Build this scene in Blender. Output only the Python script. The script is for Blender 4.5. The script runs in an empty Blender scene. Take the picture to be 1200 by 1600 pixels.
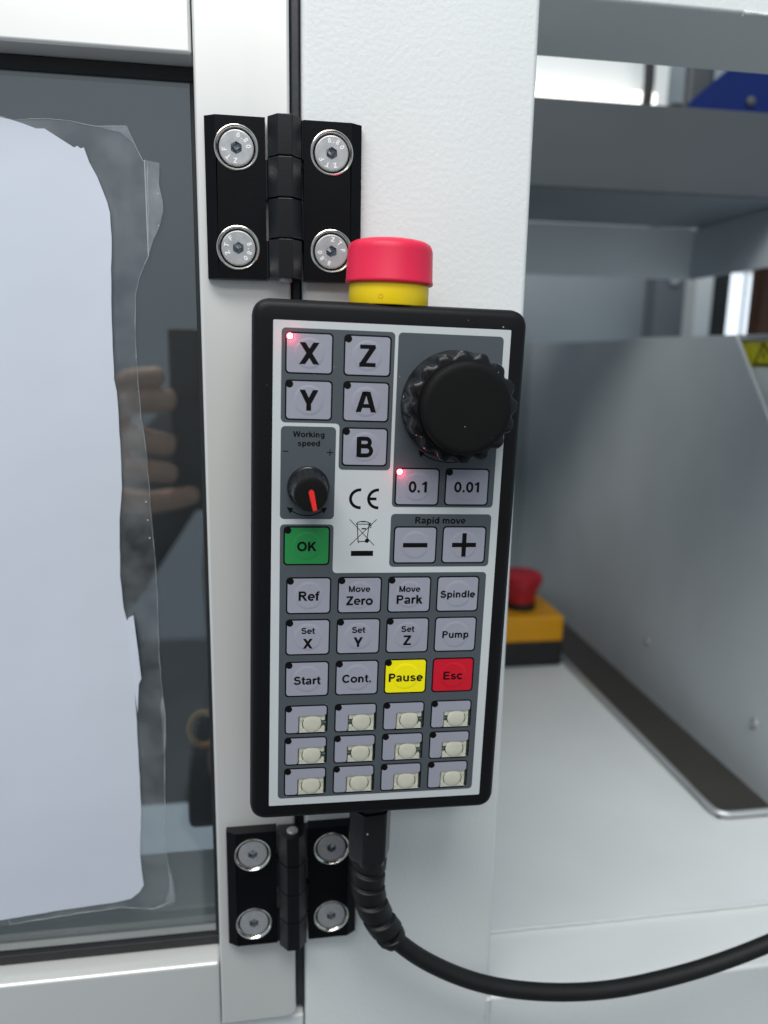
import bpy, bmesh, math, random
from mathutils import Vector, Matrix
from mathutils.geometry import tessellate_polygon
random.seed(7)
PI = math.pi
S = 0.001                                   # every length below is in millimetres
scene = bpy.context.scene
COL = scene.collection

# ------------------------------------------------------------------ camera, world, lamps, exposure
def rot_cam(a, b, c):
    Rx = Matrix(((1,0,0),(0,math.cos(a),-math.sin(a)),(0,math.sin(a),math.cos(a))))
    Ry = Matrix(((math.cos(b),0,math.sin(b)),(0,1,0),(-math.sin(b),0,math.cos(b))))
    Rz = Matrix(((math.cos(c),-math.sin(c),0),(math.sin(c),math.cos(c),0),(0,0,1)))
    B = Matrix(((1,0,0),(0,0,-1),(0,1,0)))
    return Rz @ Rx @ Ry @ B                 # world -> (right, down, forward)
cam = bpy.data.cameras.new('camera')
cam_o = bpy.data.objects.new('camera', cam); COL.objects.link(cam_o)
Rw = rot_cam(0.20537635, -0.16149342, 0.017958)
cm = Matrix((Rw[0], -Rw[1], -Rw[2])).transposed().to_4x4()
cm.translation = Vector((7.331*S, -321.63*S, -74.10*S))
cam_o.matrix_world = cm
cam.sensor_fit = 'VERTICAL'; cam.sensor_height = 36.0; cam.sensor_width = 27.0
cam.lens = 36.0*1200.0/1600.0
cam.clip_start = 0.005; cam.clip_end = 50
cam.dof.use_dof = True; cam.dof.focus_distance = 0.288; cam.dof.aperture_fstop = 7.0
scene.camera = cam_o

w = bpy.data.worlds.new('World'); scene.world = w; w.use_nodes = True
bg = w.node_tree.nodes['Background']
bg.inputs[0].default_value = (0.72, 0.88, 1.0, 1); bg.inputs[1].default_value = 0.40

def area(name, loc, target, sx, sy, power, col):
    l = bpy.data.lights.new(name, 'AREA'); l.shape = 'RECTANGLE'; l.size = sx; l.size_y = sy
    l.energy = power; l.color = col
    o = bpy.data.objects.new(name, l); COL.objects.link(o); o.location = loc
    o.rotation_euler = (Vector(target)-Vector(loc)).to_track_quat('-Z', 'Y').to_euler()
    return o
area('ceiling_lamp', (-0.25, -0.70, 1.10), (0.05, 0, -0.15), 1.3, 0.5, 17.0, (0.985, 0.985, 0.96))
area('far_ceiling_lamp', (-0.3, -3.0, 1.75), (0.0, 0, -0.2), 2.6, 0.6, 22, (1.0, 0.965, 0.91))

scene.view_settings.view_transform = 'Standard'
scene.view_settings.look = 'None'
scene.view_settings.exposure = 0.22
scene.view_settings.gamma = 1.0
scene.view_settings.use_curve_mapping = False
scene.cycles.max_bounces = 8
scene.cycles.transparent_max_bounces = 12

# ------------------------------------------------------------------ materials
def srgb(r, g, b):
    f = lambda c: (c/255/12.92) if c/255 <= 0.04045 else ((c/255+0.055)/1.055)**2.4
    return (f(r), f(g), f(b), 1)
def add_dust(m, scale):
    """sparse pale dust flecks lying on the surface"""
    nt = m.node_tree; b = nt.nodes['Principled BSDF']; inp = b.inputs['Base Color']
    tc = nt.nodes.new('ShaderNodeTexCoord'); vo = nt.nodes.new('ShaderNodeTexVoronoi'); vo.inputs['Scale'].default_value = scale
    nz = nt.nodes.new('ShaderNodeTexNoise'); nz.inputs['Scale'].default_value = scale*2.3
    av = nt.nodes.new('ShaderNodeMix'); av.data_type = 'RGBA'; av.inputs[0].default_value = 0.002
    nt.links.new(tc.outputs['Object'], nz.inputs['Vector']); nt.links.new(tc.outputs['Object'], av.inputs[6]); nt.links.new(nz.outputs['Color'], av.inputs[7])
    nt.links.new(av.outputs[2], vo.inputs['Vector'])
    sp = nt.nodes.new('ShaderNodeSeparateColor'); nt.links.new(vo.outputs['Color'], sp.inputs[0])
    th = nt.nodes.new('ShaderNodeMapRange'); th.inputs[1].default_value = 0.5; th.inputs[2].default_value = 1.0; th.inputs[3].default_value = 0.0; th.inputs[4].default_value = 0.085
    nt.links.new(sp.outputs[0], th.inputs[0])
    lt = nt.nodes.new('ShaderNodeMath'); lt.operation = 'LESS_THAN'; nt.links.new(vo.outputs['Distance'], lt.inputs[0]); nt.links.new(th.outputs[0], lt.inputs[1])
    mu = nt.nodes.new('ShaderNodeMath'); mu.operation = 'MULTIPLY'; mu.inputs[1].default_value = 0.55; nt.links.new(lt.outputs[0], mu.inputs[0])
    mx = nt.nodes.new('ShaderNodeMix'); mx.data_type = 'RGBA'; mx.inputs[6].default_value = inp.default_value; mx.inputs[7].default_value = (0.6,0.6,0.6,1)
    if inp.is_linked: nt.links.new(inp.links[0].from_socket, mx.inputs[6])
    nt.links.new(mu.outputs[0], mx.inputs[0]); nt.links.new(mx.outputs[2], inp)
def mat(name, base, rough=0.5, metal=0.0, bump=0.0, bscale=400, bdetail=3, vary=0.0, vscale=30, rvar=0.0, spec=0.5, coat=0.0, stretch=None, bdist=0.0004, dust=0):
    m = bpy.data.materials.new(name); m.use_nodes = True
    nt = m.node_tree; b = nt.nodes['Principled BSDF']
    if len(base) == 3: base = (*base, 1)
    b.inputs['Base Color'].default_value = base
    b.inputs['Roughness'].default_value = rough
    b.inputs['Metallic'].default_value = metal
    b.inputs['Specular IOR Level'].default_value = spec
    b.inputs['Coat Weight'].default_value = coat
    tc = nt.nodes.new('ShaderNodeTexCoord')
    src = tc.outputs['Object']
    if stretch:
        mp = nt.nodes.new('ShaderNodeMapping'); mp.inputs['Scale'].default_value = stretch
        nt.links.new(src, mp.inputs[0]); src = mp.outputs[0]
    if bump:
        n = nt.nodes.new('ShaderNodeTexNoise'); n.inputs['Scale'].default_value = bscale; n.inputs['Detail'].default_value = bdetail
        nt.links.new(src, n.inputs['Vector'])
        bp = nt.nodes.new('ShaderNodeBump'); bp.inputs['Strength'].default_value = bump; bp.inputs['Distance'].default_value = bdist
        nt.links.new(n.outputs['Fac'], bp.inputs['Height']); nt.links.new(bp.outputs[0], b.inputs['Normal'])
    if vary or rvar:
        n2 = nt.nodes.new('ShaderNodeTexNoise'); n2.inputs['Scale'].default_value = vscale; n2.inputs['Detail'].default_value = 5
        nt.links.new(src, n2.inputs['Vector'])
        if vary:
            mr = nt.nodes.new('ShaderNodeMapRange'); mr.inputs[1].default_value = 0.3; mr.inputs[2].default_value = 0.7
            mr.inputs[3].default_value = 1-vary; mr.inputs[4].default_value = 1+vary*0.5
            nt.links.new(n2.outputs['Fac'], mr.inputs[0])
            mx = nt.nodes.new('ShaderNodeMix'); mx.data_type = 'RGBA'; mx.blend_type = 'MULTIPLY'; mx.inputs[0].default_value = 1
            mx.inputs[6].default_value = base
            nt.links.new(mr.outputs[0], mx.inputs[7]); nt.links.new(mx.outputs[2], b.inputs['Base Color'])
        if rvar:
            mr = nt.nodes.new('ShaderNodeMapRange'); mr.inputs[1].default_value = 0.3; mr.inputs[2].default_value = 0.7
            mr.inputs[3].default_value = rough-rvar; mr.inputs[4].default_value = rough+rvar
            nt.links.new(n2.outputs['Fac'], mr.inputs[0]); nt.links.new(mr.outputs[0], b.inputs['Roughness'])
    if dust: add_dust(m, dust)
    return m
def emit(name, col, s):
    m = bpy.data.materials.new(name); m.use_nodes = True; nt = m.node_tree
    nt.nodes.remove(nt.nodes['Principled BSDF'])
    e = nt.nodes.new('ShaderNodeEmission'); e.inputs[0].default_value = (*col, 1); e.inputs[1].default_value = s
    nt.links.new(e.outputs[0], nt.nodes['Material Output'].inputs[0]); return m
def glass(name, tint, refl, rough, haze=0.0, hazecol=(0.7,0.74,0.78,1), noise=0.0, nscale=60):
    """thin clear sheet: lets light straight through, mirrors a share of it, with some dull haze"""
    m = bpy.data.materials.new(name); m.use_nodes = True; nt = m.node_tree
    nt.nodes.remove(nt.nodes['Principled BSDF'])
    t = nt.nodes.new('ShaderNodeBsdfTransparent'); t.inputs[0].default_value = tint
    g = nt.nodes.new('ShaderNodeBsdfGlossy'); g.inputs['Roughness'].default_value = rough; g.inputs[0].default_value = (0.9,0.93,0.95,1)
    lw = nt.nodes.new('ShaderNodeLayerWeight'); lw.inputs[0].default_value = 0.5
    pw = nt.nodes.new('ShaderNodeMath'); pw.operation = 'POWER'; pw.inputs[1].default_value = 5; nt.links.new(lw.outputs['Facing'], pw.inputs[0])
    ad = nt.nodes.new('ShaderNodeMath'); ad.operation = 'ADD'; ad.inputs[1].default_value = refl+0.04; ad.use_clamp = True
    nt.links.new(pw.outputs[0], ad.inputs[0])
    mx = nt.nodes.new('ShaderNodeMixShader'); nt.links.new(ad.outputs[0], mx.inputs[0])
    nt.links.new(t.outputs[0], mx.inputs[1]); nt.links.new(g.outputs[0], mx.inputs[2])
    out = mx.outputs[0]
    if haze:
        d = nt.nodes.new('ShaderNodeBsdfDiffuse'); d.inputs[0].default_value = hazecol
        m2 = nt.nodes.new('ShaderNodeMixShader'); m2.inputs[0].default_value = haze
        if noise:
            tc = nt.nodes.new('ShaderNodeTexCoord'); n = nt.nodes.new('ShaderNodeTexNoise'); n.inputs['Scale'].default_value = nscale; n.inputs['Detail'].default_value = 6
            nt.links.new(tc.outputs['Object'], n.inputs['Vector'])
            mr = nt.nodes.new('ShaderNodeMapRange'); mr.inputs[1].default_value = 0.35; mr.inputs[2].default_value = 0.75
            mr.inputs[3].default_value = haze*(1-noise); mr.inputs[4].default_value = haze*(1+noise)
            nt.links.new(n.outputs['Fac'], mr.inputs[0]); nt.links.new(mr.outputs[0], m2.inputs[0])
        nt.links.new(out, m2.inputs[1]); nt.links.new(d.outputs[0], m2.inputs[2]); out = m2.outputs[0]
    nt.links.new(out, nt.nodes['Material Output'].inputs[0]); return m

MAT = dict(
    coat   = mat('powder_coat_white', (0.78,0.795,0.79), 0.42, bump=0.40, bscale=520, bdetail=3, vary=0.03, vscale=14),
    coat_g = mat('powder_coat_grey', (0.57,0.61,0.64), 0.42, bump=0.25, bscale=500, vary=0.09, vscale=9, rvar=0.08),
    coat_l = mat('powder_coat_light_grey', (0.80,0.825,0.825), 0.38, bump=0.2, bscale=500, vary=0.07, vscale=7, rvar=0.07),
    coat_d = mat('powder_coat_dark_grey', (0.15,0.17,0.185), 0.5, bump=0.2, bscale=500, vary=0.08, vscale=7),
    slate  = mat('dark_slate_and_shade', (0.062,0.070,0.078), 0.5, bump=0.2, bscale=500, vary=0.12, vscale=7),  # slate grey for small fittings; on the beam front it stands in for shade
    coat_m = mat('powder_coat_mid_grey', (0.25,0.285,0.31), 0.5, bump=0.2, bscale=500, vary=0.10, vscale=7),
    alu    = mat('satin_aluminium', (0.80,0.795,0.775), 0.34, metal=0.38, bump=0.03, bscale=90, vary=0.03, vscale=20, rvar=0.04, stretch=(1,1,0.08), bdist=0.0002),
    alu_h  = mat('satin_aluminium_lengthwise', (0.80,0.795,0.775), 0.34, metal=0.38, bump=0.03, bscale=90, vary=0.03, vscale=20, rvar=0.04, stretch=(0.08,1,1), bdist=0.0002),
    rubber = mat('black_rubber', (0.012,0.012,0.013), 0.6, bump=0.3, bscale=600, vary=0.3, vscale=60),
    seal   = mat('dark_gap_seal', (0.045,0.05,0.055), 0.35, bump=0.2, bscale=300, vary=0.3, vscale=40),
    abs_   = mat('black_abs_housing', (0.005,0.005,0.006), 0.45, spec=0.22, bump=0.5, bscale=1500, bdetail=2, vary=0.2, vscale=40, bdist=0.0001, dust=170),
    gloss  = mat('glossy_black_plastic', (0.006,0.006,0.0075), 0.20, spec=0.4, bump=0.15, bscale=300, vary=0.2, vscale=80, bdist=0.0003, dust=170),
    matte  = mat('matte_black_plastic', (0.005,0.0047,0.0047), 0.6, spec=0.18, bump=0.4, bscale=1600, vary=0.25, vscale=50, bdist=0.0001, dust=170),
    hinge  = mat('black_hinge_lacquer', (0.0045,0.0047,0.006), 0.33, bump=0.35, bscale=900, vary=0.25, vscale=60, bdist=0.0001, spec=0.13),
    hinge_k= mat('black_knuckle_lacquer', (0.007,0.0075,0.0095), 0.30, bump=0.3, bscale=900, vary=0.25, vscale=60, bdist=0.0001, spec=0.4),
    cable  = mat('black_cable_jacket', (0.007,0.0072,0.0072), 0.5, spec=0.35, bump=0.35, bscale=700, vary=0.3, vscale=70, bdist=0.0002, dust=170),
    label  = mat('printed_label_white', (0.575,0.60,0.615), 0.38, bump=0.12, bscale=900, bdist=0.0001, vary=0.025, vscale=40),
    area   = mat('printed_label_grey', srgb(77,84,90), 0.40, bump=0.15, bscale=900, bdist=0.0001, vary=0.05, vscale=40, dust=260),
    ink    = mat('printed_black_ink', (0.004,0.0035,0.004), 0.5, spec=0.15),
    key    = mat('key_film_grey', srgb(154,155,168), 0.36, bump=0.12, bscale=900, bdist=0.0001, vary=0.03, vscale=60),
    key_g  = mat('key_film_green', srgb(42,138,74), 0.36, vary=0.05, vscale=60),
    key_y  = mat('key_film_yellow', srgb(255,240,12), 0.36, vary=0.03, vscale=60),
    key_r  = mat('key_film_red', srgb(205,22,44), 0.36, vary=0.05, vscale=60),
    red    = mat('red_plastic', srgb(226,40,76), 0.42, spec=0.3, bump=0.15, bscale=900, bdist=0.0001, vary=0.04, vscale=60),
    red_d  = mat('red_plastic_deep', srgb(176,24,38), 0.45, vary=0.06, vscale=60),
    yellow = mat('yellow_plastic', srgb(255,218,16), 0.42, bump=0.12, bscale=900, bdist=0.0001, vary=0.04, vscale=60),
    amber  = mat('amber_yellow_plastic', srgb(222,156,8), 0.45, vary=0.06, vscale=40),
    point  = mat('red_pointer_paint', srgb(232,46,40), 0.42),
    zinc   = mat('zinc_plated_steel', (0.47,0.475,0.49), 0.33, metal=0.4, bump=0.2, bscale=500, vary=0.10, vscale=350, rvar=0.05, bdist=0.0001),
    steel  = mat('bright_steel_rim', (0.80,0.78,0.72), 0.17, metal=1.0, rvar=0.06, vscale=200),
    mark   = mat('raised_bright_steel', (0.95,0.95,0.93), 0.4, metal=0.0),
    socket = mat('hex_socket_steel', (0.34,0.37,0.40), 0.25, metal=0.8),
    pcb    = mat('green_circuit_board', (0.06,0.12,0.095), 0.4, vary=0.3, vscale=300),
    cream  = mat('cream_switch_plastic', (0.68,0.655,0.55), 0.2, bump=0.2, bscale=500, vary=0.08, vscale=200, bdist=0.0002),
    trace  = mat('pale_board_trace', (0.30,0.40,0.36), 0.4),
    film_w = mat('white_protective_film', (0.62,0.655,0.74), 0.40, bump=0.35, bscale=11, bdetail=3, vary=0.05, vscale=8, bdist=0.004),
    film_c = glass('clear_film', (0.93,0.94,0.95,1), 0.0, 0.12, haze=0.095, noise=0.8),
    film_e = mat('film_edge', (0.42,0.44,0.46), 0.4),
    film_f = glass('creased_clear_film', (0.9,0.91,0.92,1), 0.02, 0.2, haze=0.22, noise=0.7),
    pane   = glass('dark_reflective_acrylic', (0.78,0.795,0.80,1), 0.095, 0.0, haze=0.010, noise=0.95, nscale=9),
    clear  = glass('clear_window_film', (0.97,0.98,0.97,1), 0.0, 0.05),
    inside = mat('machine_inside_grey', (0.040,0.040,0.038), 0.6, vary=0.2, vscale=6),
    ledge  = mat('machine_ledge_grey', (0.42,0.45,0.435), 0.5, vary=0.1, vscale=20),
    blue   = mat('blue_lacquer', (0.003,0.015,0.11), 0.55, spec=0.2, vary=0.15, vscale=20),
    tray   = mat('dark_stainless', (0.12,0.112,0.10), 0.38, metal=0.7, vary=0.15, vscale=25, rvar=0.08, bump=0.2, bscale=200),
    lip    = mat('bright_tray_lip', (0.74,0.75,0.76), 0.3, metal=0.7),
    stick  = mat('yellow_sticker', (0.62,0.56,0.02), 0.45, vary=0.05, vscale=40),
    brown  = mat('brown_rubber', (0.11,0.035,0.012), 0.5, vary=0.2, vscale=40),
    brass  = mat('brown_ring_metal', (0.50,0.30,0.10), 0.4, metal=0.2),
    skin   = mat('skin', (0.95,0.63,0.46), 0.45, bump=0.25, bscale=250, vary=0.12, vscale=60),
    cloth_d= mat('dark_jacket_cloth', (0.085,0.088,0.09), 0.8, bump=0.5, bscale=60, vary=0.3, vscale=8, bdist=0.004),
    cloth_b= mat('blue_grey_trousers', (0.05,0.06,0.08), 0.8, vary=0.2, vscale=10),
    hair   = mat('dark_brown_hair', (0.03,0.02,0.013), 0.5, bump=0.6, bscale=200),
    phone  = mat('phone_back', (0.05,0.052,0.056), 0.4),
    weld   = mat('painted_weld', (0.74,0.745,0.74), 0.4, bump=1.0, bscale=260, bdist=0.001),
    led    = emit('led_core', (1.0,0.45,0.5), 14.0),
    led_r  = emit('led_red_rim', (1.0,0.012,0.06), 2.2),
    tube   = emit('lit_tube', (1.0,0.97,0.90), 2.6),
    day    = emit('lit_window', (0.80,0.90,1.0), 1.25),
)

# ------------------------------------------------------------------ mesh helpers (millimetres in, metres out)
def link(name, me, m, parent=None, smooth=None, loc=None, wn=False):
    o = bpy.data.objects.new(name, me); COL.objects.link(o)
    if m is not None and len(me.materials) == 0: me.materials.append(MAT[m] if isinstance(m, str) else m)
    if smooth is not None:
        me.polygons.foreach_set('use_smooth', [True]*len(me.polygons))
        me.set_sharp_from_angle(angle=math.radians(smooth))
    if wn:
        md = o.modifiers.new('weighted_normals','WEIGHTED_NORMAL'); md.keep_sharp = True; md.weight = 100
    if parent is not None: o.parent = parent
    if loc is not None: o.location = Vector(loc)*S
    return o
def mesh(name, V, F, m, parent=None, smooth=None, loc=None, fix=True):
    me = bpy.data.meshes.new(name)
    me.from_pydata([(v[0]*S, v[1]*S, v[2]*S) for v in V], [], F); me.update()
    if fix:
        b = bmesh.new(); b.from_mesh(me); bmesh.ops.recalc_face_normals(b, faces=b.faces); b.to_mesh(me); b.free()
    return link(name, me, m, parent, smooth, loc)
def thing(name, label, cat, loc=(0,0,0), rot=(0,0,0), group=None):
    o = bpy.data.objects.new(name, None); COL.objects.link(o); o.empty_display_size = 0.01
    o.location = Vector(loc)*S; o.rotation_euler = rot
    tag(o, label, cat, group); return o
def tag(o, label, cat, group=None, kind=None):
    o['label'] = label; o['category'] = cat
    if group: o['group'] = group
    if kind: o['kind'] = kind
    return o
def copy_tree(o, parent=None):
    c = o.copy(); COL.objects.link(c); c.parent = parent
    for ch in list(o.children): copy_tree(ch, c)
    return c
def box(name, x0, x1, y0, y1, z0, z1, m, parent=None, bev=0.0, seg=3):
    b = bmesh.new(); bmesh.ops.create_cube(b, size=1)
    for v in b.verts:
        v.co = Vector(((x0+x1)/2+v.co.x*(x1-x0), (y0+y1)/2+v.co.y*(y1-y0), (z0+z1)/2+v.co.z*(z1-z0)))*S
    if bev: bmesh.ops.bevel(b, geom=list(b.edges), offset=bev*S, segments=seg, profile=0.5, affect='EDGES')
    me = bpy.data.meshes.new(name); b.to_mesh(me); b.free()
    return link(name, me, m, parent, 35 if bev else None, wn=bool(bev))
def lathe(prof, n, axis, c):
    """prof: (radius, height) list; axis 'y' rises towards the viewer (-y), 'z' rises upwards"""
    V, F = [], []
    for r, h in prof:
        for i in range(n):
            a = 2*PI*i/n
            if axis == 'y': V.append((c[0]+r*math.cos(a), c[1]-h, c[2]+r*math.sin(a)))
            else: V.append((c[0]+r*math.cos(a), c[1]+r*math.sin(a), c[2]+h))
    k = len(prof)
    for j in range(k-1):
        for i in range(n):
            a, b2 = j*n+i, j*n+(i+1) % n
            F.append((a, b2, b2+n, a+n))
    F.append(tuple(range((k-1)*n, k*n))); F.append(tuple(reversed(range(n))))
    return V, F
def tube(pts, rad, n=14, wob=None):
    """swept tube; rad a number or list; wob(i, t, angle) adds to the radius"""
    P = [Vector(p) for p in pts]; V, F = [], []
    up = Vector((0,1,0)); m = len(P)
    for i, p in enumerate(P):
        t = (P[min(i+1,m-1)]-P[max(i-1,0)]).normalized()
        a = t.cross(up); a = a.normalized() if a.length > 1e-4 else Vector((1,0,0)); b = a.cross(t).normalized()
        r = rad[i] if isinstance(rad, (list, tuple)) else rad
        for k in range(n):
            an = 2*PI*k/n; rr = r+(wob(i, i/(m-1), an) if wob else 0)
            V.append(p+a*rr*math.cos(an)+b*rr*math.sin(an))
    for i in range(m-1):
        for k in range(n):
            F.append((i*n+k, i*n+(k+1) % n, (i+1)*n+(k+1) % n, (i+1)*n+k))
    F.append(tuple(range((m-1)*n, m*n))); F.append(tuple(reversed(range(n))))
    return V, F
def spline(pts, per=10):
    P = [Vector(p) for p in pts]; P = [2*P[0]-P[1]]+P+[2*P[-1]-P[-2]]; out = []
    for i in range(1, len(P)-2):
        for k in range(per):
            t = k/per; a, b, c, d = P[i-1], P[i], P[i+1], P[i+2]
            out.append(0.5*((2*b)+(c-a)*t+(2*a-5*b+4*c-d)*t*t+(3*b-a-3*c+d)*t**3))
    out.append(P[-2]); return out
def roundpoly(pts, r, n=5):
    out = []; m = len(pts)
    for i in range(m):
        p = Vector(pts[i]); a = (Vector(pts[i-1])-p); b = (Vector(pts[(i+1) % m])-p)
        rr = min(r, a.length*0.49, b.length*0.49); a.normalize(); b.normalize()
        p0, p1 = p+a*rr, p+b*rr
        for k in range(n+1):
            t = k/n; out.append((1-t)**2*p0+2*t*(1-t)*(p*0.82+(p0+p1)*0.09)+t*t*p1)
    return [(q[0], q[1]) for q in out]
def rrect(x0, x1, z0, z1, r, n=5): return roundpoly([(x0,z0),(x1,z0),(x1,z1),(x0,z1)], r, n)
def circ(cx, cz, r, n=32): return [(cx+r*math.cos(2*PI*i/n), cz+r*math.sin(2*PI*i/n)) for i in range(n)]
def sheet_vf(outer, holes, y, t, V=None, F=None):
    """flat sheet in the x-z plane, front at y, t thick (towards +y), with real holes"""
    V = [] if V is None else V; F = [] if F is None else F
    loops = [outer]+list(holes); base = len(V); flat = [q for L in loops for q in L]
    V += [(q[0], y, q[1]) for q in flat]
    tri = tessellate_polygon([[Vector((q[0], q[1], 0)) for q in L] for L in loops])
    F += [tuple(base+i for i in t3) for t3 in tri]
    if t:
        b2 = len(V); V += [(q[0], y+t, q[1]) for q in flat]; off = 0
        for L in loops:
            k = len(L)
            for i in range(k):
                a, b = off+i, off+(i+1) % k
                F.append((base+a, base+b, b2+b, b2+a))
            off += k
    return V, F
def sheet(name, outer, holes, y, t, m, parent=None, smooth=None):
    V, F = sheet_vf(outer, holes, y, t); return mesh(name, V, F, m, parent, smooth)

# ------------------------------------------------------------------ bold lettering drawn as strokes (cap height 1)
def arc(cx, cy, rx, ry, a0, a1, n=14):
    return [(cx+rx*math.cos(math.radians(a0+(a1-a0)*i/n)), cy+ry*math.sin(math.radians(a0+(a1-a0)*i/n))) for i in range(n+1)]
BOLD = 1.0
def ribbon(path, wd, closed=False):
    wd *= BOLD
    n = len(path); L, R = [], []
    for i, p in enumerate(path):
        if closed: a, b = path[i-1], path[(i+1) % n]
        else: a, b = path[max(i-1,0)], path[min(i+1,n-1)]
        dx, dy = b[0]-a[0], b[1]-a[1]; l = math.hypot(dx, dy) or 1; nx, ny = -dy/l*wd/2, dx/l*wd/2
        L.append((p[0]+nx, p[1]+ny)); R.append((p[0]-nx, p[1]-ny))
    return [[L[i], L[(i+1) % n], R[(i+1) % n], R[i]] for i in range(n if closed else n-1)]
def rc(x0, x1, y0, y1):
    e = 0.018 if x1-x0 < y1-y0 else 0.0; g = 0.012 if x1-x0 >= y1-y0 else 0.0
    return [[(x0-e,y0-g),(x1+e,y0-g),(x1+e,y1+g),(x0-e,y1+g)]]
def para(xb, xt, y0, y1, wx):
    wx *= 1.10
    return [[(xb-wx/2,y0),(xb+wx/2,y0),(xt+wx/2,y1),(xt-wx/2,y1)]]
BOLD = 1.16
SW, HW = 0.215, 0.175
def bowl_l(cx, w2=0.18, rx=0.24, ry=0.285, cy=0.3625): return ribbon(arc(cx,cy,rx,ry,0,360,24)[:-1], w2, True)
ring = lambda cx,cy,rx,ry,wd: ribbon(arc(cx,cy,rx,ry,0,360,28)[:-1], wd, True)
nhump = lambda x: rc(x,x+SW,0,.725)+ribbon([*arc(x+.34,.40,.235,.24,150,90,6),*arc(x+.32,.40,.235,.24,90,0,6),(x+.555,.3),(x+.555,0)],.185)
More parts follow.
